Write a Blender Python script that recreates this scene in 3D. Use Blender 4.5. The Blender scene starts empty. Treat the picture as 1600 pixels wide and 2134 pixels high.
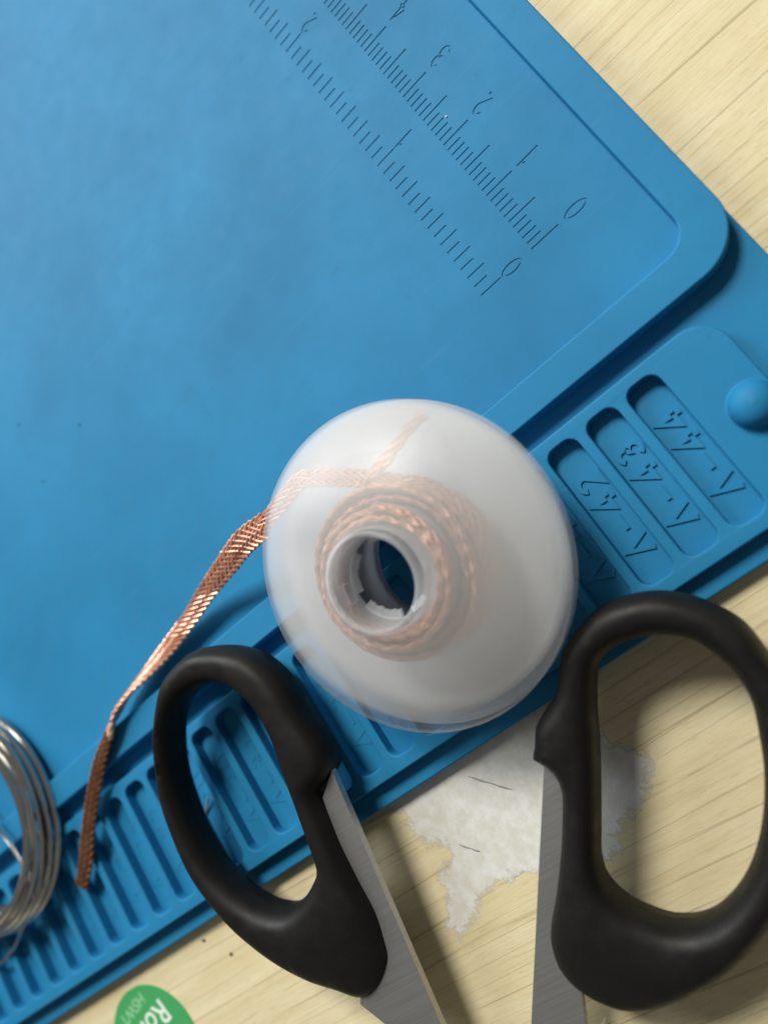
import bpy, bmesh, math, random
import numpy as np
from mathutils import Vector, Matrix
from mathutils.geometry import delaunay_2d_cdt

# ------------------------------------------------------------------ camera, world, lamps, exposure
S = 0.001                                    # everything below is written in millimetres
sc = bpy.context.scene
COL = sc.collection
F = 1540.28                                  # focal length in pixels of the 1600 x 2134 photograph
CAM_R = np.array([[0.7171353, -0.5440285, -0.4356030],      # right
                  [-0.6024944, -0.7981082, 0.0048750],      # down
                  [-0.3503105, 0.2589523, -0.9001257]])     # forward
CAM_C = np.array([-0.686, -41.203, 93.988])                 # 9.4 cm above the mat

cam_data = bpy.data.cameras.new('camera')
cam = bpy.data.objects.new('camera', cam_data)
COL.objects.link(cam)
m = Matrix.Identity(4)
for i in range(3):
    m[i][0] = CAM_R[0][i]; m[i][1] = -CAM_R[1][i]; m[i][2] = -CAM_R[2][i]; m[i][3] = CAM_C[i] * S
cam.matrix_world = m
cam_data.sensor_fit = 'HORIZONTAL'
cam_data.sensor_width = 36.0
cam_data.lens = 36.0 * F / 1600.0
cam_data.clip_start = 0.005
cam_data.clip_end = 20
cam_data.dof.use_dof = True
cam_data.dof.focus_distance = 0.098
cam_data.dof.aperture_fstop = 15
sc.camera = cam

world = bpy.data.worlds.new('World')
sc.world = world
world.use_nodes = True
wb = world.node_tree.nodes['Background']
wb.inputs[0].default_value = (1.0, 0.97, 0.91, 1)
wb.inputs[1].default_value = 0.13


def area_lamp(name, pos, target, size, watts, color):
    d = bpy.data.lights.new(name, 'AREA')
    d.shape = 'DISK'; d.size = size * S; d.energy = watts; d.color = color
    o = bpy.data.objects.new(name, d); COL.objects.link(o)
    o.location = [c * S for c in pos]
    o.rotation_euler = (Vector(target) - Vector(pos)).to_track_quat('-Z', 'Y').to_euler()
    return o


area_lamp('ceiling_lamp', (10, 640, 690), (-50, 0, 0), 290, 10.2, (1.0, 0.97, 0.88))
area_lamp('window_light', (-520, 860, 560), (-60, 40, 0), 520, 7.5, (0.88, 0.95, 1.0))

sc.view_settings.view_transform = 'Standard'
sc.view_settings.look = 'None'
sc.view_settings.exposure = 0.0
sc.view_settings.gamma = 1.0
sc.render.engine = 'CYCLES'
sc.cycles.use_denoising = True
sc.cycles.max_bounces = 14
sc.cycles.transmission_bounces = 10
sc.cycles.transparent_max_bounces = 16
sc.cycles.sample_clamp_indirect = 4.0

Z_TABLE, Z_BASE, Z_WORK, Z_RIM, Z_TRAY = -3.0, -1.15, 0.0, 1.5, 0.7


def bp(u, v, z=0.0):
    """photo pixel -> point (mm) on the horizontal plane at height z"""
    q = CAM_R.T @ np.array([(u - 800) / F, (v - 1067) / F, 1.0])
    s = (z - CAM_C[2]) / q[2]
    return CAM_C + s * q


# ------------------------------------------------------------------ mesh helpers
def link_mesh(name, verts, faces, mat, parent=None, origin=(0, 0, 0), smooth=True, angle=35, weighted=False):
    """verts in world millimetres; origin = where the object's own origin stands (mm)"""
    me = bpy.data.meshes.new(name)
    o0 = np.array(origin, float)
    v = (np.asarray(verts, float) - o0) * S
    me.from_pydata(v.tolist(), [], [tuple(int(k) for k in f) for f in faces])
    me.validate()
    bm = bmesh.new(); bm.from_mesh(me)
    bmesh.ops.recalc_face_normals(bm, faces=bm.faces)
    bm.to_mesh(me); bm.free()
    if smooth:
        me.shade_smooth()
        me.set_sharp_from_angle(angle=math.radians(angle))
    me.materials.append(mat)
    o = bpy.data.objects.new(name, me); COL.objects.link(o)
    if weighted:
        wn = o.modifiers.new('weighted_normals', 'WEIGHTED_NORMAL'); wn.weight = 100; wn.keep_sharp = True
    if parent is None:
        o.location = [c * S for c in origin]
    else:
        o.parent = parent
    return o


def thing(name, label, cat, loc, group=None):
    o = bpy.data.objects.new(name, None); COL.objects.link(o)
    o.empty_display_size = 0.005
    o.location = [c * S for c in loc]
    o['label'] = label; o['category'] = cat
    if group: o['group'] = group
    return o


def tag(o, label, cat, group=None):
    o['label'] = label; o['category'] = cat
    if group: o['group'] = group
    return o


def rrect(x0, x1, y0, y1, r, n=8):
    pts = []
    for cx, cy, a in ((x1 - r, y1 - r, 0), (x0 + r, y1 - r, 90), (x0 + r, y0 + r, 180), (x1 - r, y0 + r, 270)):
        for k in range(n + 1):
            t = math.radians(a + 90 * k / n)
            pts.append((cx + r * math.cos(t), cy + r * math.sin(t)))
    return pts                                # counter-clockwise


def loop_offset(pts, d):
    """shift a closed loop to its left by d (inwards for counter-clockwise loops)"""
    p = np.array(pts, float)
    a = p - np.roll(p, 1, 0); b = np.roll(p, -1, 0) - p
    a /= np.linalg.norm(a, axis=1)[:, None] + 1e-12; b /= np.linalg.norm(b, axis=1)[:, None] + 1e-12
    na = np.stack([-a[:, 1], a[:, 0]], 1); nb = np.stack([-b[:, 1], b[:, 0]], 1)
    n = na + nb; n /= np.linalg.norm(n, axis=1)[:, None] + 1e-12
    c = np.clip((n * na).sum(1), 0.5, 1)
    return p + n * (d / c)[:, None]


def inside(loop, q):
    """even-odd test, q (N,2)"""
    p = np.asarray(loop, float); q = np.asarray(q, float)
    res = np.zeros(len(q), bool)
    for (x1, y1), (x2, y2) in zip(p, np.roll(p, -1, 0)):
        cond = (y1 > q[:, 1]) != (y2 > q[:, 1])
        if cond.any():
            xi = x1 + (q[:, 1] - y1) * (x2 - x1) / (y2 - y1 + 1e-15)
            res ^= cond & (q[:, 0] < xi)
    return res


def cdt(loops, extra=()):
    """triangulate; returns (verts2d, triangles)"""
    vs, es = [], []
    for L in loops:
        b = len(vs); n = len(L)
        vs += [Vector((float(x), float(y))) for x, y in L]
        es += [(b + k, b + (k + 1) % n) for k in range(n)]
    vs += [Vector((float(x), float(y))) for x, y in extra]
    r = delaunay_2d_cdt(vs, es, [], 0, 1e-5)
    v = np.array([(p.x, p.y) for p in r[0]]); f = np.array([t for t in r[2] if len(t) == 3])
    return v, f


def slab(outer, holes, z0, z1, bevel=0.0, steps=3, bottom=True):
    """plate with holes and rounded upper edges: (verts, faces)"""
    V, Fc = [], []
    loops = [list(outer)] + [list(h)[::-1] for h in holes]
    tops = []
    for L in loops:
        rings = [(0.0, z0)]
        if bevel > 0:
            for k in range(steps + 1):
                t = math.pi / 2 * k / steps
                rings.append((bevel * (1 - math.cos(t)), z1 - bevel + bevel * math.sin(t)))
        else:
            rings.append((0.0, z1))
        n = len(L); base = None
        for d, z in rings:
            q = loop_offset(L, d) if d else np.array(L)
            b = len(V); V += [(x, y, z) for x, y in q]
            if base is not None:
                Fc += [(base + k, base + (k + 1) % n, b + (k + 1) % n, b + k) for k in range(n)]
            base = b
        tops.append((base, q))
    v, f = cdt([q for _, q in tops])
    c = v[f].mean(1)
    keep = inside(tops[0][1], c)
    for _, q in tops[1:]:
        keep &= ~inside(q, c)
    b = len(V); V += [(x, y, z1) for x, y in v]; Fc += [tuple(b + k for k in t) for t in f[keep]]
    if bottom:
        v, f = cdt(loops)
        c = v[f].mean(1); keep = inside(loops[0], c)
        for q in loops[1:]: keep &= ~inside(q, c)
        b = len(V); V += [(x, y, z0) for x, y in v]; Fc += [tuple(b + k for k in t)[::-1] for t in f[keep]]
    # weld
    return weld(V, Fc)


def weld(V, Fc, tol=1e-4):
    key = {}; idx = []; out = []
    for p in V:
        k = (round(p[0] / tol), round(p[1] / tol), round(p[2] / tol))
        if k not in key:
            key[k] = len(out); out.append(p)
        idx.append(key[k])
    F2 = []
    for f in Fc:
        g = []
        for i in f:
            j = idx[i]
            if j not in g: g.append(j)
        if len(g) >= 3: F2.append(tuple(g))
    return out, F2


def lathe(profile, n=96, close=False):
    """profile [(r,z)...] round the z axis"""
    V, Fc = [], []
    for k in range(n):
        a = 2 * math.pi * k / n
        V += [(r * math.cos(a), r * math.sin(a), z) for r, z in profile]
    m_ = len(profile)
    for k in range(n):
        k2 = (k + 1) % n
        for j in range(m_ if close else m_ - 1):
            j2 = (j + 1) % m_
            Fc.append((k * m_ + j, k2 * m_ + j, k2 * m_ + j2, k * m_ + j2))
    return weld(V, Fc)


def tube(path, rad, sides=6, cap=True):
    """round tube along a polyline (rad: number or list)"""
    P = np.asarray(path, float); n = len(P)
    T = np.gradient(P, axis=0); T /= np.linalg.norm(T, axis=1)[:, None] + 1e-12
    up = np.array([0.0, 0.0, 1.0]); 
    if abs(T[0] @ up) > 0.9: up = np.array([1.0, 0, 0])
    N = np.zeros_like(P); u = up - T[0] * (up @ T[0]); u /= np.linalg.norm(u)
    for k in range(n):
        u = u - T[k] * (u @ T[k]); u /= np.linalg.norm(u) + 1e-12; N[k] = u
    B = np.cross(T, N)
    r = np.full(n, rad) if np.isscalar(rad) else np.asarray(rad)
    V = []
    for s in range(sides):
        a = 2 * math.pi * s / sides
        V.append(P + (N * math.cos(a) + B * math.sin(a)) * r[:, None])
    V = np.stack(V, 1).reshape(-1, 3)
    Fc = []
    for k in range(n - 1):
        for s in range(sides):
            s2 = (s + 1) % sides
            Fc.append((k * sides + s, k * sides + s2, (k + 1) * sides + s2, (k + 1) * sides + s))
    if cap:
        Fc.append(tuple(range(sides))[::-1]); Fc.append(tuple((n - 1) * sides + s for s in range(sides)))
    return V.tolist(), Fc


def join(parts):
    V, Fc = [], []
    for v, f in parts:
        b = len(V); V += [tuple(p) for p in v]; Fc += [tuple(b + i for i in t) for t in f]
    return V, Fc


def catmull(pts, step):
    """smooth curve through points, resampled every step"""
    P = np.asarray(pts, float)
    P = np.vstack([2 * P[0] - P[1], P, 2 * P[-1] - P[-2]])
    out = []
    for i in range(1, len(P) - 2):
        n = max(2, int(np.linalg.norm(P[i + 1][:3] - P[i][:3]) / step * 2))
        for k in range(n):
            t = k / n
            out.append(0.5 * (2 * P[i] + (P[i + 1] - P[i - 1]) * t + (2 * P[i - 1] - 5 * P[i] + 4 * P[i + 1] - P[i + 2]) * t * t
                              + (3 * P[i] - P[i - 1] - 3 * P[i + 1] + P[i + 2]) * t ** 3))
    out.append(P[-2]); out = np.array(out)
    d = np.concatenate([[0], np.cumsum(np.linalg.norm(np.diff(out[:, :3], axis=0), axis=1))])
    n = max(2, int(d[-1] / step))
    s = np.linspace(0, d[-1], n)
    return np.stack([np.interp(s, d, out[:, j]) for j in range(out.shape[1])], 1)


def smooth_closed(pts, step):
    P = np.asarray(pts, float); n = len(P)
    out = []
    for i in range(n):
        a, b, c, d = P[i - 1], P[i], P[(i + 1) % n], P[(i + 2) % n]
        k = max(1, int(np.linalg.norm(c - b) / step))
        for j in range(k):
            t = j / k
            out.append(0.5 * (2 * b + (c - a) * t + (2 * a - 5 * b + 4 * c - d) * t * t + (3 * b - a - 3 * c + d) * t ** 3))
    return np.array(out)


# ------------------------------------------------------------------ materials
class MB:
    """tiny node-tree builder"""
    def __init__(self, name):
        self.m = bpy.data.materials.new(name); self.m.use_nodes = True
        self.t = self.m.node_tree
        self.b = self.t.nodes['Principled BSDF']; self.out = self.t.nodes['Material Output']
        tc = self.t.nodes.new('ShaderNodeTexCoord')
        vm = self.t.nodes.new('ShaderNodeVectorMath'); vm.operation = 'SCALE'; vm.inputs['Scale'].default_value = 1000.0
        self.t.links.new(tc.outputs['Object'], vm.inputs[0]); self.mm = vm.outputs[0]      # object space in mm

    def set(self, **k):
        for n, v in k.items():
            self.b.inputs[n.replace('_', ' ')].default_value = v
        return self

    def node(self, kind, **k):
        n = self.t.nodes.new(kind)
        for a, v in k.items(): setattr(n, a, v)
        return n

    def link(self, a, b): self.t.links.new(a, b)

    def scaled(self, sx, sy, sz, rot=0.0):
        n = self.node('ShaderNodeMapping'); n.inputs['Scale'].default_value = (sx, sy, sz)
        n.inputs['Rotation'].default_value = (0, 0, rot)
        self.link(self.mm, n.inputs['Vector']); return n.outputs[0]

    def noise(self, scale, detail=4, rough=0.55, vec=None, dist=0.0):
        n = self.node('ShaderNodeTexNoise'); n.inputs['Scale'].default_value = scale
        n.inputs['Detail'].default_value = detail; n.inputs['Roughness'].default_value = rough
        n.inputs['Distortion'].default_value = dist
        self.link(vec if vec is not None else self.mm, n.inputs['Vector']); return n.outputs['Fac']

    def ramp(self, fac, stops):
        n = self.node('ShaderNodeValToRGB'); e = n.color_ramp.elements
        while len(e) < len(stops): e.new(0.5)
        for k, (p, c) in enumerate(stops):
            e[k].position = p; e[k].color = c if isinstance(c, tuple) else (c, c, c, 1)
        self.link(fac, n.inputs[0]); return n.outputs[0]

    def mix(self, fac, a, b, blend='MIX'):
        n = self.node('ShaderNodeMix', data_type='RGBA', blend_type=blend)
        for s, v in ((n.inputs[0], fac), (n.inputs[6], a), (n.inputs[7], b)):
            if isinstance(v, (int, float)): s.default_value = v
            elif isinstance(v, tuple): s.default_value = v
            else: self.link(v, s)
        return n.outputs[2]

    def bump(self, h, strength, dist_mm, target=None, prev=None):
        n = self.node('ShaderNodeBump'); n.inputs['Strength'].default_value = strength
        n.inputs['Distance'].default_value = dist_mm * S
        self.link(h, n.inputs['Height'])
        if prev is not None: self.link(prev, n.inputs['Normal'])
        self.link(n.outputs[0], (target or self.b).inputs['Normal']); return n.outputs[0]


def rgb(r, g, b): return (r, g, b, 1)


def mat_silicone(name, c0, c1, c2):
    b = MB(name)
    big = b.noise(0.035, 5, 0.6); mid = b.noise(0.25, 5, 0.6); fine = b.noise(3.0, 4, 0.6)
    c = b.mix(b.ramp(big, [(0.34, 0.0), (0.64, 1.0)]), c0, c1)
    c = b.mix(b.ramp(mid, [(0.50, 0.0), (0.75, 0.4)]), c, c2)
    c = b.mix(b.ramp(fine, [(0.68, 0.0), (0.8, 0.35)]), c, rgb(0.03, 0.12, 0.22))
    scr = b.noise(1.0, 3, 0.6, b.scaled(0.05, 0.9, 1, math.radians(38)), 0.3)
    c = b.mix(b.ramp(scr, [(0.60, 0.0), (0.74, 0.14)]), c, rgb(0.07, 0.27, 0.47))
    c = b.mix(b.ramp(b.noise(0.5, 7, 0.75), [(0.60, 0.0), (0.72, 0.35)]), c, rgb(0.02, 0.12, 0.24))
    b.link(c, b.b.inputs['Base Color'])
    b.link(b.ramp(mid, [(0.3, 0.60), (0.7, 0.66)]), b.b.inputs['Roughness'])
    b.set(Specular_IOR_Level=0.22)
    n = b.bump(b.noise(6.0, 3, 0.5), 0.10, 0.05)
    b.bump(b.noise(0.06, 2, 0.4), 0.10, 0.6, prev=n)
    return b.m


def mat_wood():
    b = MB('pale_wood')
    rot = math.radians(3)
    long_ = b.noise(1.0, 5, 0.65, b.scaled(0.03, 0.30, 1, rot), 0.3)
    fib = b.noise(1.0, 4, 0.7, b.scaled(0.22, 3.6, 1, rot), 0.1)
    spots = b.noise(0.16, 5, 0.65)
    c = b.mix(b.ramp(long_, [(0.35, 0.0), (0.65, 1.0)]), rgb(0.68, 0.575, 0.35), rgb(0.765, 0.68, 0.455))
    c = b.mix(b.ramp(fib, [(0.34, 0.22), (0.52, 0.0)]), c, rgb(0.50, 0.40, 0.21))
    c = b.mix(b.ramp(spots, [(0.54, 0.0), (0.74, 0.28)]), c, rgb(0.64, 0.50, 0.27))
    pores = b.noise(1.0, 2, 0.5, b.scaled(0.40, 4.2, 2, rot))
    pgate = b.ramp(b.noise(0.05, 3), [(0.40, 0.0), (0.60, 0.42)])
    pm = b.mix(1.0, b.ramp(pores, [(0.60, 0.0), (0.70, 1.0)]), pgate, 'MULTIPLY')
    c = b.mix(pm, c, rgb(0.36, 0.27, 0.13))
    for k, (sc_, dist, lo, amt, w) in enumerate(((0.085, 18.0, 0.38, 0.68, 0.06), (0.15, 26.0, 0.42, 0.6, 0.07))):
        wv = b.node('ShaderNodeTexWave', wave_type='BANDS', bands_direction='Y', wave_profile='SAW')
        wv.inputs['Scale'].default_value = sc_; wv.inputs['Distortion'].default_value = dist
        wv.inputs['Detail'].default_value = 2.0; wv.inputs['Detail Scale'].default_value = 0.6
        b.link(b.scaled(0.05, 1.0, 1, rot + 0.03 * k), wv.inputs['Vector'])
        lines = b.ramp(wv.outputs['Fac'], [(0.0, 1.0), (w * 0.35, 0.8), (w, 0.0)])
        gate = b.ramp(b.noise(1.0, 3, 0.6, b.scaled(0.045, 0.5, 3 + k, rot)), [(lo, 0.0), (lo + 0.14, amt)])
        lm = b.mix(1.0, lines, gate, 'MULTIPLY')
        c = b.mix(lm, c, rgb(0.30, 0.23, 0.12))
    b.link(c, b.b.inputs['Base Color'])
    b.set(Roughness=0.5, Specular_IOR_Level=0.3)
    b.bump(fib, 0.3, 0.10)
    return b.m


def mat_black_plastic():
    b = MB('black_plastic')
    b.set(Specular_IOR_Level=0.3)
    b.link(b.mix(b.ramp(b.noise(1.3, 7, 0.75), [(0.60, 0.0), (0.72, 0.6)]), rgb(0.0072, 0.0066, 0.0060), rgb(0.022, 0.021, 0.020)), b.b.inputs['Base Color'])
    b.link(b.ramp(b.noise(0.4, 4), [(0.35, 0.46), (0.7, 0.62)]), b.b.inputs['Roughness'])
    b.bump(b.noise(7.0, 4, 0.6), 0.4, 0.05)
    return b.m


def mat_steel():
    b = MB('ground_steel')
    s1 = b.noise(1.0, 4, 0.7, b.scaled(0.10, 3.0, 1, math.radians(6)), 0.1)
    c = b.mix(b.ramp(s1, [(0.3, 0.0), (0.7, 1.0)]), rgb(0.42, 0.42, 0.42), rgb(0.52, 0.52, 0.52))
    b.link(c, b.b.inputs['Base Color'])
    b.set(Metallic=0.9, Roughness=0.46)
    b.bump(s1, 0.35, 0.06)
    return b.m


def mat_copper(name, bright, dull, r):
    b = MB(name)
    c = b.mix(b.ramp(b.noise(0.6, 4), [(0.35, 0.0), (0.65, 1.0)]), dull, bright)
    b.link(c, b.b.inputs['Base Color'])
    b.set(Metallic=0.72, Roughness=r)
    return b.m


def mat_spool(name, clear, rim_clear=None, col=rgb(0.985, 0.99, 0.995)):
    """milky polyethylene: part clear, part scattering, glossy on the outside"""
    b = MB(name)
    t = b.t; t.nodes.remove(b.b)
    dif = b.node('ShaderNodeBsdfDiffuse'); dif.inputs[0].default_value = col
    tra = b.node('ShaderNodeBsdfTranslucent'); tra.inputs[0].default_value = col
    clr = b.node('ShaderNodeBsdfTransparent'); clr.inputs[0].default_value = rgb(0.975, 0.985, 0.99)
    glo = b.node('ShaderNodeBsdfAnisotropic'); glo.inputs['Roughness'].default_value = 0.40
    m1 = b.node('ShaderNodeMixShader'); m1.inputs[0].default_value = 0.5
    b.link(dif.outputs[0], m1.inputs[1]); b.link(tra.outputs[0], m1.inputs[2])
    m2 = b.node('ShaderNodeMixShader'); m2.inputs[0].default_value = clear
    if rim_clear is not None:                 # wall thickness changes from hub to edge
        sx = b.node('ShaderNodeVectorMath', operation='MULTIPLY'); sx.inputs[1].default_value = (1, 1, 0); b.link(b.mm, sx.inputs[0])
        ln = b.node('ShaderNodeVectorMath', operation='LENGTH'); b.link(sx.outputs[0], ln.inputs[0])
        dv = b.node('ShaderNodeMath', operation='DIVIDE'); dv.inputs[1].default_value = 22.0; b.link(ln.outputs['Value'], dv.inputs[0])
        b.link(b.ramp(dv.outputs[0], [(r_ / 22.0, v_) for r_, v_ in rim_clear]), m2.inputs[0])
    b.link(m1.outputs[0], m2.inputs[1]); b.link(clr.outputs[0], m2.inputs[2])
    fr = b.node('ShaderNodeFresnel'); fr.inputs[0].default_value = 1.45
    geo = b.node('ShaderNodeNewGeometry'); ff = b.node('ShaderNodeMath', operation='SUBTRACT'); ff.inputs[0].default_value = 1.0
    b.link(geo.outputs['Backfacing'], ff.inputs[1])
    fm = b.node('ShaderNodeMath', operation='MULTIPLY'); b.link(fr.outputs[0], fm.inputs[0]); b.link(ff.outputs[0], fm.inputs[1])
    m3 = b.node('ShaderNodeMixShader')
    b.link(fm.outputs[0], m3.inputs[0]); b.link(m2.outputs[0], m3.inputs[1]); b.link(glo.outputs[0], m3.inputs[2])
    b.link(m3.outputs[0], b.out.inputs['Surface'])
    bn = b.node('ShaderNodeBump'); bn.inputs['Strength'].default_value = 0.25; bn.inputs['Distance'].default_value = 0.3 * S
    b.link(b.noise(0.3, 3), bn.inputs['Height'])
    b.link(bn.outputs[0], glo.inputs['Normal'])
    return b.m


def mat_plain(name, color, rough=0.5, metal=0.0, var=0.0, spec=0.5):
    b = MB(name)
    if var:
        c = b.mix(b.ramp(b.noise(0.8, 5, 0.65), [(0.35, 0.0), (0.65, 1.0)]), tuple(x * (1 - var) for x in color[:3]) + (1,), color)
        b.link(c, b.b.inputs['Base Color'])
    else:
        b.set(Base_Color=color)
    b.set(Roughness=rough, Metallic=metal, Specular_IOR_Level=spec)
    return b.m


M_SIL = mat_silicone('blue_silicone', rgb(0.013, 0.185, 0.385), rgb(0.017, 0.207, 0.425), rgb(0.022, 0.185, 0.355))
M_SIL_WORN = mat_silicone('worn_blue_silicone', rgb(0.012, 0.168, 0.352), rgb(0.016, 0.208, 0.428), rgb(0.026, 0.182, 0.345))
M_WOOD = mat_wood(); M_BLACK = mat_black_plastic(); M_STEEL = mat_steel(); M_SPOOL = mat_spool('milky_plastic', 0.69, [(7, 0.74), (11, 0.71), (13.5, 0.60), (18.6, 0.55), (19.9, 0.86)]); M_SPOOL_LOW = mat_spool('dense_milky_plastic', 0.05, [(10, 0.02), (18.6, 0.03), (20.0, 0.88)]); M_SPOOL_HUB = mat_spool('thick_milky_plastic', 0.66, None, rgb(0.90, 0.92, 0.96)); M_SPOOL_SHADED = mat_spool('shaded_milky_plastic', 0.15, None, rgb(0.60, 0.62, 0.66))  # barrel plastic greyed: the shade inside the hub is put into its colour
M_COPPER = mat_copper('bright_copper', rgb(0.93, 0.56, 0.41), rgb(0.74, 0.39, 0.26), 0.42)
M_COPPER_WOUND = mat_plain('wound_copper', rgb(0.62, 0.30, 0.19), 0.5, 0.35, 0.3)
M_COPPER_LOOSE = mat_plain('loose_copper', rgb(0.72, 0.36, 0.235), 0.45, 0.35, 0.25)
M_COPPER_OLD_SHADED = mat_plain('tarnished_shaded_copper', rgb(0.26, 0.115, 0.055), 0.5, 0.5, 0.4)  # tarnish, plus the shadow on the turned-over side painted into the brown
M_SOLDER = mat_plain('solder_wire', rgb(0.68, 0.67, 0.64), 0.18, 1.0, 0.15)
M_GREEN = mat_plain('green_sticker_paper', rgb(0.055, 0.36, 0.115), 0.55, 0, 0.06)
M_WHITEINK = mat_plain('white_ink', rgb(0.74, 0.84, 0.76), 0.6)
M_PALEINK = mat_plain('pale_green_ink', rgb(0.30, 0.62, 0.36), 0.6)
M_PENCIL = mat_plain('pencil_lead', rgb(0.27, 0.26, 0.25), 0.6)
M_DIRT = mat_plain('dark_dirt', rgb(0.05, 0.045, 0.04), 0.8)


def mat_paper():
    b = MB('torn_white_paper')
    n1 = b.noise(0.45, 6, 0.7); n2 = b.noise(1.6, 4, 0.6)
    c = b.mix(b.ramp(n1, [(0.42, 0.0), (0.62, 1.0)]), rgb(0.66, 0.64, 0.585), rgb(0.755, 0.755, 0.745))
    c = b.mix(b.ramp(n2, [(0.60, 0.0), (0.75, 0.6)]), c, rgb(0.60, 0.55, 0.45))
    b.link(c, b.b.inputs['Base Color']); b.set(Roughness=0.75, Specular_IOR_Level=0.2)
    at = b.node('ShaderNodeAttribute'); at.attribute_name = 'edge'
    ad = b.node('ShaderNodeMath', operation='ADD'); b.link(at.outputs['Fac'], ad.inputs[0])
    nz = b.node('ShaderNodeMath', operation='MULTIPLY_ADD'); nz.inputs[1].default_value = 2.4; nz.inputs[2].default_value = -1.32
    b.link(b.noise(0.7, 6, 0.72), nz.inputs[0]); b.link(nz.outputs[0], ad.inputs[1])
    b.link(b.ramp(ad.outputs[0], [(0.0, 0.0), (0.40, 0.95)]), b.b.inputs['Alpha'])
    return b.m


M_PAPER = mat_paper()

# ------------------------------------------------------------------ table
tv, tf = slab(rrect(-420, 320, -330, 420, 4, 4), [], Z_TABLE - 18, Z_TABLE, 0.8)
table = link_mesh('table', tv, tf, M_WOOD, origin=(0, 0, 0))
table['kind'] = 'structure'

# ------------------------------------------------------------------ soldering mat
mat_loc = (-130, 60, Z_TABLE)
mat = thing('soldering_mat', 'blue silicone soldering mat with moulded rulers and a tray of numbered slots', 'mat', mat_loc)
X_L = -285.0
bv, bf = slab(rrect(X_L, 19.0, -47.7, 215, 5, 6), [], Z_TABLE, Z_BASE, 0.3)
link_mesh('base_sheet', bv, bf, M_SIL, mat, mat_loc, weighted=True)
rim_out = rrect(X_L + 3, 18.7, -17.7, 210, 6.5, 12)
rim_in = rrect(X_L + 8, 14.0, -13.0, 205, 3.4, 10)
rv, rf = slab(rim_out, [rim_in], Z_BASE, Z_RIM, 0.28)
link_mesh('rim', rv, rf, M_SIL, mat, mat_loc, weighted=True)

# stroke font: unit box, x to the right, y up
def arc(cx, cy, rx, ry, a0, a1, n=12):
    return [(cx + rx * math.cos(math.radians(a0 + (a1 - a0) * k / n)), cy + ry * math.sin(math.radians(a0 + (a1 - a0) * k / n))) for k in range(n + 1)]


GLYPH = {
    '0': [('c', arc(.5, .5, .42, .5, 0, 360, 24)[:-1])],
    '1': [('o', [(.22, .76), (.55, 1.0), (.55, 0)])],
    '2': [('o', arc(.5, .72, .38, .28, 165, -25, 12) + [(.12, 0), (.9, 0)])],
    '3': [('o', arc(.46, .75, .34, .25, 150, -80, 10) + arc(.46, .26, .40, .26, 80, -150, 12))],
    '4': [('o', [(.95, .30), (.05, .30), (.68, 1.0), (.68, 0)])],
    '5': [('o', [(.85, 1.0), (.22, 1.0), (.16, .56)] + arc(.46, .32, .40, .32, 115, -150, 12))],
    '6': [('o', [(.78, 1.0), (.30, .62)] + arc(.5, .30, .38, .30, 150, -200, 16))],
    '7': [('o', [(.08, 1.0), (.9, 1.0), (.38, 0)])],
    '8': [('c', arc(.5, .76, .32, .24, 0, 360, 16)[:-1]), ('c', arc(.5, .26, .40, .26, 0, 360, 18)[:-1])],
    '9': [('o', [(.25, 0), (.72, .40)] + arc(.5, .70, .38, .30, -30, 320, 16))],
    'A': [('o', [(.0, 0), (.5, 1.0), (1.0, 0)])],
    '-': [('o', [(.05, .45), (.95, .45)])],
}


def stroke(kind, pts, w):
    """polyline -> list of closed loops (one, or outer + inner for closed strokes)"""
    p = np.array(pts, float)
    if kind == 'c':
        return [loop_offset(p, -w / 2), loop_offset(p, w / 2)]
    a = np.diff(p, axis=0); a /= np.linalg.norm(a, axis=1)[:, None] + 1e-12
    n = np.stack([-a[:, 1], a[:, 0]], 1)
    nn = np.vstack([n[:1], n[:-1] + n[1:], n[-1:]]); nn /= np.linalg.norm(nn, axis=1)[:, None] + 1e-12
    c = np.clip(np.concatenate([[1], (nn[1:-1] * n[1:]).sum(1), [1]]), 0.45, 1)
    off = nn * (w / 2 / c)[:, None]
    return [np.vstack([p + off, (p - off)[::-1]])]


def glyph_loops(ch, cx_along, cy_up, width, height, w):
    """mat text: reads along +Y, letter tops point to -X. Centre at world (x=cy_up, y=cx_along)"""
    out = []
    for kind, pts in GLYPH[ch]:
        q = [((x - .5) * width, (y - .5) * height) for x, y in pts]
        out.append([[(cy_up - b, cx_along + a) for a, b in L] for L in stroke(kind, q, w)])
    return out


groups = []                                   # grooves: each a list of loops (even-odd)
rng = random.Random(5)
for k in range(0, 121):                       # millimetre scale
    L = 4.32 if k % 5 == 0 else 2.25
    w = 0.42
    groups.append([[(0, k - w / 2), (L, k - w / 2), (L, k + w / 2), (0, k + w / 2)]])
for k in range(0, 75):                        # sixteenths of an inch
    y = k * 25.4 / 16
    L = 3.3 if k % 16 == 0 else (2.85 if k % 2 == 0 else 2.15)
    w = 0.42
    groups.append([[(-8.45, y - w / 2), (-8.45 + L, y - w / 2), (-8.45 + L, y + w / 2), (-8.45, y + w / 2)]])
for k in range(0, 10):
    for g in glyph_loops(str(k), k * 10.0, 7.0, 1.45, 3.1, 0.38): groups.append(g)
for k in range(0, 4):
    for g in glyph_loops(str(k), k * 25.4, -3.3, 1.45, 2.9, 0.38): groups.append(g)

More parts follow.
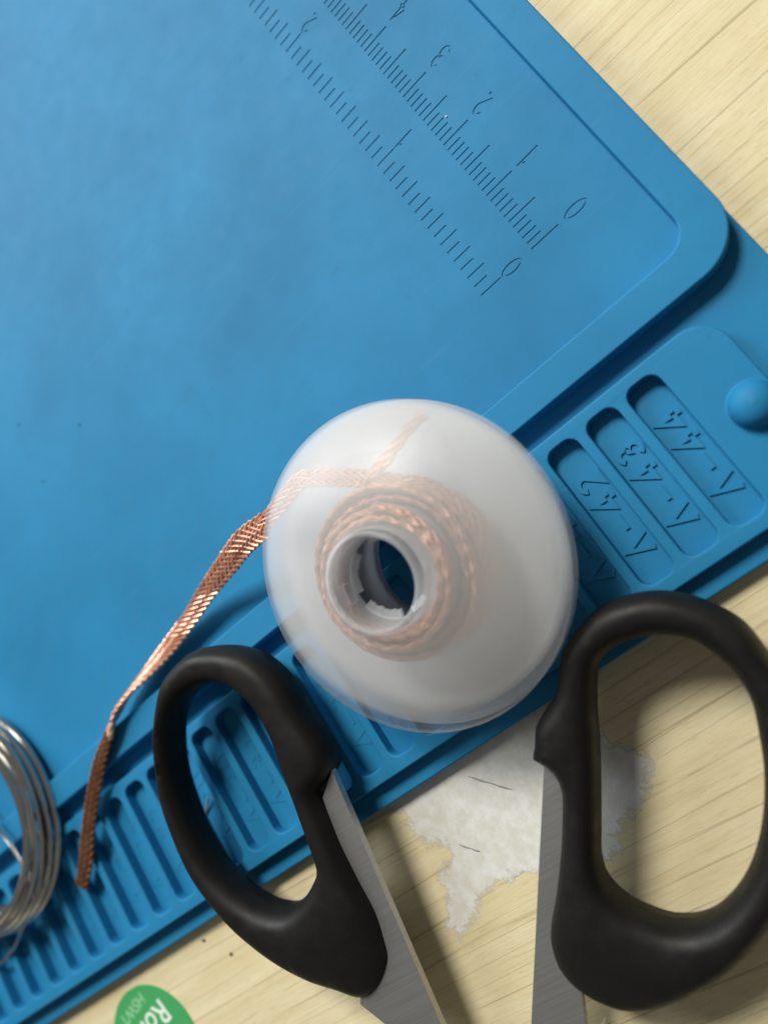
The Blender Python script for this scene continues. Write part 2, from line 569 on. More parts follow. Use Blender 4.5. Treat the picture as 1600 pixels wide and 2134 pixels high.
work_out = [(x, y) for x, y in loop_offset(rim_in, -0.6)]
GD = 0.10                                     # groove depth
v, f = cdt([work_out] + [L for g in groups for L in g])
c = v[f].mean(1)
keep = inside(work_out, c)
for g in groups:
    lo = np.min([np.min(L, 0) for L in g], 0); hi = np.max([np.max(L, 0) for L in g], 0)
    idx = np.where((c[:, 0] > lo[0]) & (c[:, 0] < hi[0]) & (c[:, 1] > lo[1]) & (c[:, 1] < hi[1]))[0]
    if len(idx):
        hit = np.zeros(len(idx), bool)
        for L in g: hit ^= inside(L, c[idx])
        keep[idx[hit]] = False
WV = [(x, y, Z_WORK) for x, y in v]; WF = [tuple(t) for t in f[keep]]
for g in groups:
    for L in g:
        n = len(L); b0 = len(WV)
        WV += [(x, y, Z_WORK) for x, y in L] + [(x, y, Z_WORK - GD) for x, y in L]
        WF += [(b0 + k, b0 + (k + 1) % n, b0 + n + (k + 1) % n, b0 + n + k) for k in range(n)]
b0 = len(WV); x0, y0 = np.min(work_out, 0) + .2; x1, y1 = np.max(work_out, 0) - .2
WV += [(x0, y0, Z_WORK - GD), (x1, y0, Z_WORK - GD), (x1, y1, Z_WORK - GD), (x0, y1, Z_WORK - GD)]
WF.append((b0, b0 + 1, b0 + 2, b0 + 3))
me_work = link_mesh('work_surface', WV, WF, M_SIL_WORN, mat, mat_loc, smooth=False)

# tray with slots
slot_x = []
x = -2.85
for i in range(44):
    slot_x.append(x)
    x -= 6.0 if i < 17 else 6.12
tray_out = rrect(slot_x[-1] - 6, 10.2, -44.7, -20.7, 4.2, 8)
SW, SY0, SY1 = 4.55, -42.8, -22.35
slots = [rrect(a, a + SW, SY0, SY1, 1.5, 5) for a in slot_x]
tv, tf = slab(tray_out, slots, Z_BASE, Z_TRAY, 0.25, bottom=False)
tray = link_mesh('tray_panel', tv, tf, M_SIL, mat, mat_loc, weighted=True)


def extrude_group(g, z0, z1):
    V, Fc = [], []
    v, f = cdt(g)
    c = v[f].mean(1); hit = np.zeros(len(c), bool)
    for L in g: hit ^= inside(L, c)
    V += [(a, b, z1) for a, b in v]; Fc += [tuple(t) for t in f[hit]]
    for L in g:
        n = len(L); b = len(V)
        V += [(p[0], p[1], z1) for p in L] + [(p[0], p[1], z0) for p in L]
        Fc += [(b + k, b + (k + 1) % n, b + n + (k + 1) % n, b + n + k) for k in range(n)]
    return V, Fc


for i, a in enumerate(slot_x):
    text = 'A-%d' % (44 - i)
    cx = a + SW / 2 + 0.15
    bits = []
    ys = [-38.0, -34.6, -31.5, -28.2][:len(text)]
    for ch, y in zip(text, ys):
        for g in glyph_loops(ch, y, cx, 2.3, 3.0, 0.6):
            bits.append(extrude_group(g, Z_BASE - 0.05, Z_BASE + (0.24 if i < 8 else 0.08)))
    V, Fc = join(bits)
    link_mesh('slot_code', V, Fc, M_SIL, tray, mat_loc, smooth=False)

kv, kf = lathe([(0.001, 2.55), (0.8, 2.48), (1.6, 2.2), (2.2, 1.75), (2.6, 1.1), (2.75, 0.4), (2.8, 0.1), (3.0, 0.0), (3.0, -0.2)], 40)
link_mesh('post', [(p[0] + 7.35, p[1] - 32.6, p[2] + Z_TRAY) for p in kv], kf, M_SIL, tray, mat_loc)

# ------------------------------------------------------------------ copper braid
def braid(path, normal, w, t, strands=9, pitch=9.0, rad=0.16, taper=None):
    """flat woven tube. path (N,3), normal (N,3) = direction across the thin side, w/t half width / half thickness"""
    P = np.asarray(path, float); n = len(P)
    T = np.gradient(P, axis=0); T /= np.linalg.norm(T, axis=1)[:, None]
    Nn = np.asarray(normal, float); Nn = Nn - T * (Nn * T).sum(1)[:, None]; Nn /= np.linalg.norm(Nn, axis=1)[:, None] + 1e-9
    B = np.cross(T, Nn)
    s = np.concatenate([[0], np.cumsum(np.linalg.norm(np.diff(P, axis=0), axis=1))])
    w = np.broadcast_to(w, (n,)); parts = []
    for d in (1, -1):
        for k in range(strands):
            th = d * 2 * math.pi * s / pitch + 2 * math.pi * k / strands
            wv = np.sin(th * strands / 2.0 + (0 if d > 0 else math.pi)) * 0.09
            # boxy cross-section so the strands spread evenly across the flat face
            cxx = np.arcsin(np.clip(np.cos(th), -1, 1)) / (math.pi / 2)
            cyy = np.sign(np.sin(th)) * (1 - np.abs(cxx) ** 5)
            q = P + B * (cxx * w)[:, None] + Nn * (cyy * t + wv * np.sign(np.sin(th)))[:, None]
            parts.append(tube(q, rad, 5))
    # flat core that fills the weave
    V, Fc = [], []
    for k in range(n):
        for a_, c_ in ((-.9, -.55), (.9, -.55), (.9, .55), (-.9, .55)):
            V.append(tuple(P[k] + B[k] * a_ * w[k] + Nn[k] * c_ * t))
    for k in range(n - 1):
        for j in range(4):
            j2 = (j + 1) % 4
            Fc.append((4 * k + j, 4 * k + j2, 4 * k + 4 + j2, 4 * k + 4 + j))
    parts.append((V, Fc))
    return join(parts)


SP_X, SP_Y, SP_Z = -34.3, -23.7, Z_RIM + 0.05
TILT = Vector((-0.085, -0.09, 1)).normalized()
SP_ROT = np.array(Vector((0, 0, 1)).rotation_difference(TILT).to_matrix())


def spool_world(V): return (np.asarray(V, float) @ SP_ROT.T + np.array([SP_X, SP_Y, SP_Z])).tolist()


wick_loc = tuple(bp(180, 1840, Z_TRAY)[:2]) + (Z_TRAY,)
wick = thing('copper_braid', 'copper desoldering braid wound on the white spool with a long loose tail', 'braid', wick_loc)
# wound part
rnd = random.Random(3)
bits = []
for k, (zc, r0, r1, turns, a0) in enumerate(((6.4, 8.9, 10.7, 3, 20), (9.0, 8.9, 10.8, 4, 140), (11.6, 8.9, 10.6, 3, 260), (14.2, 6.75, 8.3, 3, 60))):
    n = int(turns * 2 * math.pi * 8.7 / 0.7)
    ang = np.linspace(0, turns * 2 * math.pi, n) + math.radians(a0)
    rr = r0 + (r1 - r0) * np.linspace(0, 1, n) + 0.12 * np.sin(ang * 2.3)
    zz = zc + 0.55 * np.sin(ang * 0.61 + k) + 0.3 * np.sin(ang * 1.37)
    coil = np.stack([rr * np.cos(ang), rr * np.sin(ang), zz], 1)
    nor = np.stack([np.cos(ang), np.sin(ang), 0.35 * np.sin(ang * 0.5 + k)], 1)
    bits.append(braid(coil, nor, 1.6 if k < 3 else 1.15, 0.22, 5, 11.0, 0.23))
V, Fc = join(bits)
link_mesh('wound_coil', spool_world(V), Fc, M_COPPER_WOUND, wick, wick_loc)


def ribbon(nodes, half_w, step=0.4, **k):
    """nodes: (x,y,z, nx,ny,nz, width factor)"""
    q = catmull(np.array(nodes, float), step)
    return braid(q[:, :3], q[:, 3:6], half_w * q[:, 6], 0.26, **k)


def N(u, v, z, nx, ny, nz, w=1.0):
    p = bp(u, v, z); return (p[0], p[1], p[2], nx, ny, nz, w)


# run from the coil to the gap in the spool's edge
V, Fc = ribbon([N(985, 1130, 11.0, .8, .5, .5), N(930, 1050, 12.0, .5, .7, .6), N(860, 1015, 12.4, .2, .6, .8), N(780, 1000, 12.2, .1, .5, .9),
                N(700, 995, 11.4, 0, .3, 1), N(630, 1000, 11.2, -.1, .1, 1), N(585, 1050, 10.7, -.1, 0, 1), N(545, 1100, 10.2, -.2, .1, 1)], 1.2, strands=8, pitch=11.0, rad=0.18)
link_mesh('loose_turn', V, Fc, M_COPPER_LOOSE, wick, wick_loc)
V, Fc = ribbon([N(760, 1005, 12.0, .5, .6, .6), N(795, 968, 12.6, .6, .3, .7, .8), N(820, 935, 12.6, .8, .1, .5, .6), N(852, 893, 12.0, .8, .2, .5, .55), N(884, 862, 11.2, .8, .2, .5, .6)],
               1.1, strands=4, pitch=9, rad=0.23)
link_mesh('cut_end', V, Fc, M_COPPER_LOOSE, wick, wick_loc)
# tail lying over the mat
tail_nodes = [N(551, 1096, 10.2, -.2, .1, 1, 1.25), N(508, 1130, 8.2, .15, -.1, 1, 1.3), N(470, 1180, 5.8, .35, -.3, 1, 1.15), N(432, 1232, 3.8, .1, -.2, 1, 1.0), N(395, 1290, 2.5, .0, .1, 1, 1.0),
              N(350, 1350, 1.8, -.05, .3, 1, 1.05), N(308, 1400, 1.9, 0, .6, .8, 1.0), N(272, 1440, 2.4, .3, .85, .45, .95), N(246, 1480, 2.6, .65, .75, .12, .95),
              N(228, 1530, 2.5, .75, .6, .35, .9), N(208, 1590, 2.4, .6, .45, .75, .9), N(194, 1660, 2.3, .35, .25, 1, .9), N(184, 1730, 1.9, .2, .2, 1, .95), N(180, 1790, 1.6, .3, .2, 1, 1.0),
              N(170, 1848, 1.3, .3, .2, 1, .85)]
V, Fc = ribbon(tail_nodes[:10], 1.5, strands=8, pitch=11.0, rad=0.2)
link_mesh('tail', V, Fc, M_COPPER, wick, wick_loc)
V, Fc = ribbon(tail_nodes[9:], 1.5, strands=8, pitch=11.0, rad=0.2)
o = link_mesh('tail_end', V, Fc, M_COPPER_OLD_SHADED, wick, wick_loc)
o['label'] = 'dull brown oxidised end of the braid tail, painted darker for shade'

# ------------------------------------------------------------------ spool
sp_loc = (SP_X, SP_Y, SP_Z)
spool = thing('wick_spool', 'translucent milky plastic spool with domed flanges and an open hub', 'spool', sp_loc)
R_RIM = 20.5


def dome(z_hub, z_rim, th, r_hub=6.2):
    top, bot = [], []
    for k in range(15):
        u = k / 14
        r = r_hub + (R_RIM - r_hub) * u
        z = z_hub + (z_rim - z_hub) * (0.35 * u + 0.65 * u ** 2.2)
        top.append((r, z + th / 2)); bot.append((r, z - th / 2))
    return top + [(R_RIM + 0.25, top[-1][1] - th * 0.5)] + bot[::-1]


v, f = lathe(dome(16.8, 9.9, 0.8), 128, True)
link_mesh('upper_flange', spool_world(v), f, M_SPOOL, spool, sp_loc, angle=60)
v, f = lathe(dome(1.2, 7.0, 0.8, 8.3), 128, True)
link_mesh('lower_flange', spool_world(v), f, M_SPOOL_LOW, spool, sp_loc, angle=60)
# hub tube with a rectangular window
NA = 96; zs = [13.0, 13.2, 13.4, 13.6, 13.9, 15.6, 16.6, 17.6, 18.1, 18.3]
ro = [6.3] * 7 + [6.2, 6.1, 5.85]; ri = [5.15, 5.1, 5.1, 5.1, 5.12, 5.15, 5.2, 5.25, 5.35, 5.55]
V, Fc = [], []
for k in range(NA):
    a = 2 * math.pi * k / NA
    for j, z in enumerate(zs): V.append((ro[j] * math.cos(a), ro[j] * math.sin(a), z))
    for j, z in enumerate(zs): V.append((ri[j] * math.cos(a), ri[j] * math.sin(a), z))
nz = len(zs)
def hv(k, j, inner): return (k % NA) * 2 * nz + (nz if inner else 0) + j
def window(k, j): return j == 4 and 41 <= (k % NA) <= 47
for k in range(NA):
    for j in range(nz - 1):
        if window(k, j): continue
        Fc.append((hv(k, j, 0), hv(k + 1, j, 0), hv(k + 1, j + 1, 0), hv(k, j + 1, 0)))
        Fc.append((hv(k, j, 1), hv(k, j + 1, 1), hv(k + 1, j + 1, 1), hv(k + 1, j, 1)))
    Fc.append((hv(k, nz - 1, 0), hv(k + 1, nz - 1, 0), hv(k + 1, nz - 1, 1), hv(k, nz - 1, 1)))
    Fc.append((hv(k, 0, 0), hv(k, 0, 1), hv(k + 1, 0, 1), hv(k + 1, 0, 0)))
    if window(k, 4):
        Fc.append((hv(k, 4, 0), hv(k + 1, 4, 0), hv(k + 1, 4, 1), hv(k, 4, 1)))
        Fc.append((hv(k, 5, 0), hv(k, 5, 1), hv(k + 1, 5, 1), hv(k + 1, 5, 0)))
        for kk in (k, k + 1):
            if window(kk, 4) != window(kk - 1, 4):
                Fc.append((hv(kk, 4, 0), hv(kk, 4, 1), hv(kk, 5, 1), hv(kk, 5, 0)))
hub = link_mesh('hub', spool_world(V), Fc, M_SPOOL_HUB, spool, sp_loc, angle=45)
v, f = lathe([(8.2, 0.0), (8.5, 0.0), (8.5, 13.1), (5.3, 13.1), (5.3, 12.8), (8.2, 12.8)], 72, True)
link_mesh('hub_barrel', spool_world(v), f, M_SPOOL_SHADED, spool, sp_loc)
# inner ledge with broken tabs
V, Fc = [], []
rnd = random.Random(11)
tabs = [(-24, 10, 4.45), (46, 84, 4.45), (112, 172, 4.3), (192, 250, 4.15), (268, 296, 4.5)]
for a0, a1, r_in in tabs:
    n = 14; b = len(V)
    for k in range(n + 1):
        a = math.radians(a0 + (a1 - a0) * k / n)
        r = r_in + rnd.uniform(-.10, .12)
        for (r_, z) in ((5.25, 13.05), (r, 13.05), (r, 13.5), (5.25, 13.8)):
            V.append((r_ * math.cos(a), r_ * math.sin(a), z))
    for k in range(n):
        for j in range(4):
            j2 = (j + 1) % 4
            Fc.append((b + 4 * k + j, b + 4 * k + 4 + j, b + 4 * k + 4 + j2, b + 4 * k + j2))
    Fc.append((b, b + 1, b + 2, b + 3)); e = b + 4 * n; Fc.append((e + 3, e + 2, e + 1, e))
link_mesh('inner_tab', spool_world(V), Fc, M_SPOOL_HUB, hub, sp_loc, smooth=False)

# ------------------------------------------------------------------ scissors
SLOPE = 0.06
def sc_z(y): return 3.2 + SLOPE * (y + 75.0)
def sc_pt(u, v, dz=0.0):
    z = 3.0
    for _ in range(12):
        p = bp(u, v, z + dz); z = sc_z(p[1])
    return p[0], p[1]


def poly_dist(q, loop):
    p = np.asarray(loop, float); a = p; b = np.roll(p, -1, 0)
    best = np.full(len(q), 1e9)
    for p0, p1 in zip(a, b):
        d = p1 - p0; L = d @ d
        if L < 1e-12: continue
        t = np.clip(((q - p0) @ d) / L, 0, 1)
        best = np.minimum(best, np.linalg.norm(q - (p0 + t[:, None] * d), axis=1))
    return best


def inflate(outer, hole, H, Rr, flare):
    """rounded solid from a flat outline with a hole"""
    outer = np.asarray(outer); hole = np.asarray(hole)
    def area(L): return 0.5 * np.sum(L[:, 0] * np.roll(L[:, 1], -1) - L[:, 1] * np.roll(L[:, 0], -1))
    if area(outer) < 0: outer = outer[::-1]
    if area(hole) > 0: hole = hole[::-1]
    ex = []
    for d in (0.12, 0.4, 0.85, 1.45, 2.2):
        for L in (outer, hole):
            q = loop_offset(L, d); dd = np.minimum(poly_dist(q, outer), poly_dist(q, hole))
            ex.append(q[dd > d * 0.93])
    lo, hi = outer.min(0), outer.max(0)
    gx, gy = np.meshgrid(np.arange(lo[0], hi[0], 0.85), np.arange(lo[1], hi[1], 0.85))
    g = np.stack([gx.ravel(), gy.ravel()], 1); g[:, 0] += (np.round(g[:, 1] / 0.85) % 2) * 0.42
    ins = inside(outer, g) & ~inside(hole, g); g = g[ins]
    dd = np.minimum(poly_dist(g, outer), poly_dist(g, hole)); ex.append(g[dd > 2.7])
    ex = np.vstack(ex)
    ex = ex[inside(outer, ex) & ~inside(hole, ex)]
    v, f = cdt([outer, hole], ex)
    c = v[f].mean(1); f = f[inside(outer, c) & ~inside(hole, c)]
    do, dh = poly_dist(v, outer), poly_dist(v, hole)
    d = np.minimum(do, dh)
    k = np.clip(d / Rr, 0, 1)
    h = H * np.clip(1 - (1 - k) ** 2.6, 0, 1) ** (1 / 2.6)
    s = np.clip((dh - 5.5) / 9.0, 0, 1); s = s * s * (3 - 2 * s)
    h *= 1 - flare * s
    # relax the ridge
    nb = [set() for _ in v]
    for t in f:
        for i in range(3): nb[t[i]].update((int(t[i - 1]), int(t[(i + 1) % 3])))
    for _ in range(6):
        h2 = h.copy()
        for i in np.where(d > 1.5)[0]:
            if nb[i]: h2[i] = 0.5 * h[i] + 0.5 * np.mean([h[j] for j in nb[i]])
        h = h2
    zc = np.array([sc_z(y) for y in v[:, 1]])
    n = len(v)
    V = np.vstack([np.column_stack([v, zc + h]), np.column_stack([v, zc - 0.92 * h])])
    Fc = [tuple(t) for t in f] + [tuple(t[::-1] + n) for t in f]
    return weld(V.tolist(), Fc)


L_OUT = [(472, 1345), (414, 1354), (369, 1389), (338, 1431), (323, 1511), (321, 1564), (334, 1663), (357, 1736), (392, 1816), (433, 1877), (491, 1942), (567, 2003),
         (643, 2049), (700, 2071), (746, 2083), (781, 2068), (807, 2033), (819, 1987), (811, 1950), (792, 1892), (758, 1827), (720, 1751), (697, 1695), (680, 1660), (673, 1640),
         (688, 1622), (701, 1600), (694, 1560), (668, 1515), (640, 1478), (612, 1430), (575, 1386), (530, 1356)]
L_HOLE = [(453, 1421), (426, 1431), (403, 1457), (391, 1503), (391, 1549), (399, 1602), (418, 1663), (446, 1730), (484, 1790), (522, 1830), (552, 1853), (582, 1870), (617, 1879), (643, 1862),
          (662, 1827), (662, 1801), (639, 1736), (617, 1675), (590, 1602), (567, 1537), (536, 1480), (506, 1446), (479, 1427)]
R_OUT = [(1364, 1230), (1299, 1242), (1246, 1266), (1203, 1309), (1172, 1358), (1163, 1410), (1157, 1445), (1132, 1485), (1117, 1515), (1114, 1555), (1108, 1584), (1124, 1597), (1150, 1616),
         (1168, 1648), (1172, 1690), (1170, 1769), (1161, 1857), (1150, 1918), (1148, 1966), (1161, 2019), (1189, 2062), (1229, 2093), (1277, 2113), (1316, 2117), (1378, 2106), (1452, 2071),
         (1518, 2027), (1575, 1970), (1622, 1905), (1662, 1820), (1688, 1720), (1694, 1610), (1680, 1510), (1648, 1425), (1598, 1352), (1553, 1296), (1496, 1261), (1430, 1237)]
R_HOLE = [(1364, 1325), (1308, 1336), (1266, 1360), (1249, 1392), (1247, 1463), (1252, 1550), (1254, 1638), (1254, 1725), (1256, 1780), (1274, 1822), (1320, 1862), (1386, 1890), (1421, 1896), (1461, 1894),
          (1500, 1878), (1540, 1839), (1570, 1782), (1588, 1703), (1592, 1616), (1583, 1541), (1566, 1463), (1535, 1410), (1496, 1371), (1452, 1340), (1408, 1327)]


def rim_pts(pix, sign):
    """outline pixels -> mid-plane outline; a rounded side turned away from the camera is seen at its top, one turned towards it at its bottom"""
    q = np.array([sc_pt(*p) for p in pix])
    a = 0.5 * np.sum(q[:, 0] * np.roll(q[:, 1], -1) - q[:, 1] * np.roll(q[:, 0], -1))
    t = np.roll(q, -1, 0) - np.roll(q, 1, 0); t /= np.linalg.norm(t, axis=1)[:, None]
    nrm = np.stack([t[:, 1], -t[:, 0]], 1) * (1 if a > 0 else -1) * sign       # out of the solid
    w = q - CAM_C[:2]; w /= np.linalg.norm(w, axis=1)[:, None]
    k = (nrm * w).sum(1)
    far, near = (2.1, 0.1) if sign > 0 else (1.5, 2.2)
    return [sc_pt(p[0], p[1], (far if kk > 0 else near) * kk) for p, kk in zip(pix, k)]


scissor_loc = tuple(bp(950, 2134, Z_TABLE)[:2]) + (Z_TABLE,)
scissors = thing('scissors', 'open scissors with black plastic handles and dull steel blades', 'scissors', scissor_loc)
for out, hole in ((L_OUT, L_HOLE), (R_OUT, R_HOLE)):
    o2 = smooth_closed(rim_pts(out, 1), 0.7); h2 = smooth_closed(rim_pts(hole, -1), 0.7)
    V, Fc = inflate(o2, h2, 4.2, 4.0, 0.34)
    hd = link_mesh('handle', V, Fc, M_BLACK, scissors, scissor_loc, angle=70)


def blade(loop, dz, th=1.2):
    v, f = slab(loop, [], -th / 2, th / 2, 0.12, 2)
    return [(p[0], p[1], p[2] + sc_z(p[1]) + dz) for p in v], f


def ccw(L):
    L = np.asarray(L); a = np.sum(L[:, 0] * np.roll(L[:, 1], -1) - L[:, 1] * np.roll(L[:, 0], -1))
    return L if a > 0 else L[::-1]


# left handle's blade: visible edge on its right, tang hidden in the handle
la, lb = np.array(sc_pt(700, 1600)), np.array(sc_pt(930, 2134)); lc, ld = np.array(sc_pt(758, 2083)), np.array(sc_pt(822, 2134))
ra, rb = np.array(sc_pt(1133, 1588)), np.array(sc_pt(1106, 2134)); rd = np.array(sc_pt(1259, 2132))
dl = (lb - la) / np.linalg.norm(lb - la); dr = (rb - ra) / np.linalg.norm(rb - ra)
den = dl[0] * -dr[1] + dl[1] * dr[0]
tt = ((rb - lb)[0] * -dr[1] + (rb - lb)[1] * dr[0]) / den
cross = lb + dl * tt                           # where the two inner edges meet
piv = cross + (dl + dr) / np.linalg.norm(dl + dr) * 4.0
nl = np.array([-dl[1], dl[0]]); nr = np.array([-dr[1], dr[0]])
if (ld - lb) @ nl < 0: nl = -nl
if (rd - rb) @ nr < 0: nr = -nr
def along(p, d, n_, a, b): return p + d * a + n_ * b
Lb = [la, along(la, dl, nl, 3, 3.2), along(la, dl, nl, 20, 4.2), lc, ld, along(cross, dl, nl, -3, 6.2), along(cross, dl, nl, 6, 5.0), along(cross, dl, nl, 74, -2.0), along(cross, dl, nl, 76, -4.2), along(cross, dl, nl, 10, -6.0), along(cross, dl, nl, -2, -1.0), lb]
Rb = [ra, along(ra, dr, nr, 3, 3.0), along(ra, dr, nr, 22, 5.0), along(ra, dr, nr, 34, 7.0), rd, along(cross, dr, nr, -3, 6.8), along(cross, dr, nr, 6, 5.0), along(cross, dr, nr, 74, -2.0), along(cross, dr, nr, 76, -4.2), along(cross, dr, nr, 10, -6.0), along(cross, dr, nr, -2, -1.0), rb]
V, Fc = blade(ccw(Lb), 0.62); link_mesh('blade', V, Fc, M_STEEL, scissors, scissor_loc, weighted=True)
V, Fc = blade(ccw(Rb), -0.62); link_mesh('blade', V, Fc, M_STEEL, scissors, scissor_loc, weighted=True)
pv, pf = lathe([(0.001, 1.0), (2.2, 0.9), (3.0, 0.45), (3.2, -0.1)], 32)
pz = sc_z(piv[1]) + 1.25
link_mesh('pivot_screw', [(p[0] + piv[0], p[1] + piv[1], p[2] + pz) for p in pv], pf, M_STEEL, scissors, scissor_loc)

# ------------------------------------------------------------------ coil of solder wire
co_x, co_y = -140.0, -10.6
coil_loc = (co_x, co_y, Z_WORK)
sol = thing('solder_coil', 'coil of shiny silver solder wire lying over the mat rim', 'wire coil', coil_loc)
rnd = random.Random(21)
for k in range(13):
    R0 = [20.6, 19.9, 19.2, 18.4, 17.4, 16.6, 15.8, 20.2, 19.4, 18.6, 17.7, 16.9, 18.0][k]
    z0 = [2.0, 3.3, 2.0, 3.2, 2.1, 3.2, 2.2, 4.6, 5.2, 4.5, 4.4, 4.3, 6.1][k]
    ph = rnd.uniform(0, 6.28); ph2 = rnd.uniform(0, 6.28)
    a = np.linspace(0, 2 * math.pi, 121)
    r = R0 + 0.55 * np.sin(2 * a + ph) + 0.35 * np.sin(3 * a + ph2)
    z = z0 + 0.45 * np.sin(a + ph2) + 0.3 * np.sin(2 * a + ph)
    ox, oy = rnd.uniform(-.5, .5), rnd.uniform(-.5, .5)
    V, Fc = tube(np.stack([co_x + ox + r * np.cos(a), co_y + oy + r * np.sin(a), z], 1), 0.56, 9)
    link_mesh('wire_loop', V, Fc, M_SOLDER, sol, coil_loc)
p0 = bp(-60, 1660, 3.2); p1 = bp(0, 1733, 3.6); p2 = bp(30, 1772, 4.4); p3 = bp(62, 1830, 5.4); p4 = bp(70, 1872, 4.8)
V, Fc = tube(catmull([p0, p1, p2, p3, p4], 0.6), 0.36, 8)
link_mesh('loose_strand', V, Fc, M_SOLDER, sol, coil_loc)
V, Fc = tube(catmull([bp(70, 1890, 3.0), bp(46, 1940, 1.8), bp(30, 1975, 1.3), bp(4, 2006, 1.1), bp(-40, 2030, 1.1)], 0.6), 0.3, 8)
link_mesh('loose_strand', V, Fc, M_SOLDER, sol, coil_loc)

# ------------------------------------------------------------------ paper remnants, sticker, scraps
def ragged(pts, amp, seed, step=0.5):
    q = smooth_closed(np.array([bp(u, v, Z_TABLE)[:2] for u, v in pts]), step)
    r_ = np.random.RandomState(seed)
    nrm = loop_offset(q, 1.0) - q
    w = r_.normal(0, 1, len(q)); w = (w + np.roll(w, 1) + np.roll(w, -1)) / 1.7
    return ccw(q + nrm * (w * amp)[:, None])


def patch(name, pts, label, seed):
    q = ragged(pts, 0.08, seed)
    c = q.mean(0); loc = (c[0], c[1], Z_TABLE)
    lo, hi = q.min(0), q.max(0)
    gx, gy = np.meshgrid(np.arange(lo[0], hi[0], 0.7), np.arange(lo[1], hi[1], 0.7))
    g = np.stack([gx.ravel(), gy.ravel()], 1); g = g[inside(q, g)]; g = g[poly_dist(g, q) > 0.3]
    v, f = cdt([q], g); f = f[inside(q, v[f].mean(1))]
    o = link_mesh(name, np.column_stack([v, np.full(len(v), Z_TABLE + 0.008)]), f, M_PAPER, origin=loc)
    at = o.data.attributes.new('edge', 'FLOAT', 'POINT')
    co = np.array([w.co[:2] for w in o.data.vertices]) / S + c
    d = np.clip(poly_dist(co, q) / 2.6, 0, 1)
    # the side towards the mat is worn away more softly
    at.data.foreach_set('value', d.astype(np.float32))
    return tag(o, label, 'paper'), loc


pp, ploc = patch('torn_paper', [(775, 1650), (900, 1572), (1040, 1490), (1170, 1440), (1250, 1520), (1310, 1548), (1362, 1570), (1366, 1630), (1345, 1695), (1305, 1730), (1300, 1775), (1262, 1808),
                                (1180, 1815), (1115, 1833), (1062, 1842), (1030, 1862), (1008, 1890), (1000, 1920), (978, 1950), (955, 1968), (935, 1950), (918, 1915), (922, 1870), (905, 1830), (925, 1790),
                                (925, 1770), (880, 1768), (850, 1740), (842, 1715)], 'white torn paper remnant stuck to the wooden table between the scissor blades', 4)
for (a, b) in (((975, 1618), (1066, 1646)), ((957, 1761), (1000, 1775))):
    A, B = bp(*a, Z_TABLE)[:2], bp(*b, Z_TABLE)[:2]
    path = [tuple(A + (B - A) * t) + (Z_TABLE + 0.03,) for t in np.linspace(0, 1, 8)]
    V, Fc = tube([(x + 0.05 * math.sin(i * 2.1), y, z) for i, (x, y, z) in enumerate(path)], [0.04, .12, .13, .10, .07, .11, .13, .05], 6)
    link_mesh('pencil_mark', V, Fc, M_PENCIL, pp, ploc)

st_c = (-128.3, -60.3); st_loc = (st_c[0], st_c[1], Z_TABLE)
stk = thing('round_sticker', 'round green sticker with white lettering on the wooden table', 'sticker', st_loc)
ring = [(st_c[0] + 10.0 * math.cos(t), st_c[1] + 10.0 * math.sin(t)) for t in np.linspace(0, 2 * math.pi, 96, endpoint=False)]
V, Fc = slab(ring, [], Z_TABLE + 0.004, Z_TABLE + 0.13, 0.0)
link_mesh('sticker_paper', V, Fc, M_GREEN, stk, st_loc)


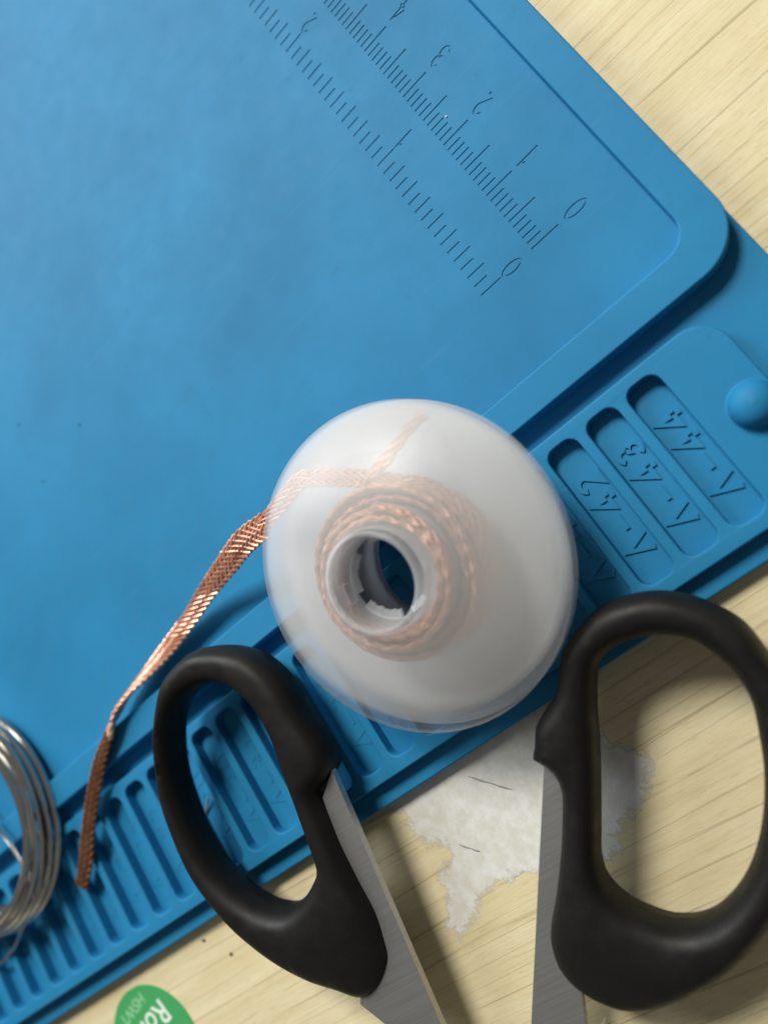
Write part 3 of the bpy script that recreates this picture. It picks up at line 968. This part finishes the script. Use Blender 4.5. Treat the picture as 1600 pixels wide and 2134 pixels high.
def text_part(name, body, size, pos, ang, mat_, parent, loc, xs=1.0, bold=0.0):
    cu = bpy.data.curves.new(name, 'FONT'); cu.body = body; cu.size = size * S; cu.extrude = 0.00001; cu.offset = bold * S
    tmp = bpy.data.objects.new(name, cu); COL.objects.link(tmp)
    dg = bpy.context.evaluated_depsgraph_get()
    me = bpy.data.meshes.new_from_object(tmp.evaluated_get(dg))
    bpy.data.objects.remove(tmp)
    rot = Matrix.Rotation(ang, 4, 'Z') @ Matrix.Diagonal((xs, 1, 1, 1))
    me.transform(Matrix.Translation(((pos[0] - loc[0]) * S, (pos[1] - loc[1]) * S, (pos[2] - loc[2]) * S)) @ rot)
    me.materials.clear(); me.materials.append(mat_)
    o = bpy.data.objects.new(name, me); COL.objects.link(o); o.parent = parent
    return o


text_part('lettering', 'RoHS', 5.6, (-122.9, -53.9, Z_TABLE + 0.145), math.radians(196), M_WHITEINK, stk, st_loc, 0.95, 0.06)
text_part('small_lettering', 'HSWT', 2.9, (-126.6, -51.4, Z_TABLE + 0.145), math.radians(196), M_PALEINK, stk, st_loc, 0.95, 0.015)

a, b = bp(434, 1664, -0.4), bp(429, 1697, Z_BASE + 0.2)
V, Fc = tube(np.array([a + (b - a) * t for t in np.linspace(0, 1, 6)]), 0.17, 6)
tag(link_mesh('wire_clipping', V, Fc, M_COPPER, origin=tuple(b)), 'tiny copper wire clipping inside the left scissor handle loop', 'wire scrap')


def crumb(u, v, z, r, mat_, seed, label, group=None):
    p = bp(u, v, z); rn = random.Random(seed); bm = bmesh.new()
    bmesh.ops.create_icosphere(bm, subdivisions=1, radius=r)
    V = [(q.co.x * rn.uniform(.7, 1.5) + p[0], q.co.y * rn.uniform(.6, 1.2) + p[1], q.co.z * 0.6 + z + r * 0.5) for q in bm.verts]
    Fc = [[w.index for w in fc.verts] for fc in bm.faces]; bm.free()
    tag(link_mesh('crumb', V, Fc, mat_, origin=(p[0], p[1], z)), label, 'crumb', group)


M_CRUMB = mat_plain('pale_crumb', rgb(0.8, 0.82, 0.8), 0.4)
crumb(930, 242, Z_WORK, 0.16, M_CRUMB, 1, 'tiny pale crumb beside the moulded ruler on the mat')
for k, (u, v) in enumerate(((40, 885), (165, 885), (90, 1003))):
    crumb(u, v, Z_WORK, 0.2, M_DIRT, 5 + k, 'tiny dark crumb on the open blue work surface', 'dark crumbs on the mat')
for k, (u, v) in enumerate(((425, 1960), (482, 1988))):
    crumb(u, v, Z_TABLE, 0.3, M_DIRT, 15 + k, 'dark speck on bare wood beside the green sticker', 'dark specks on the wood')
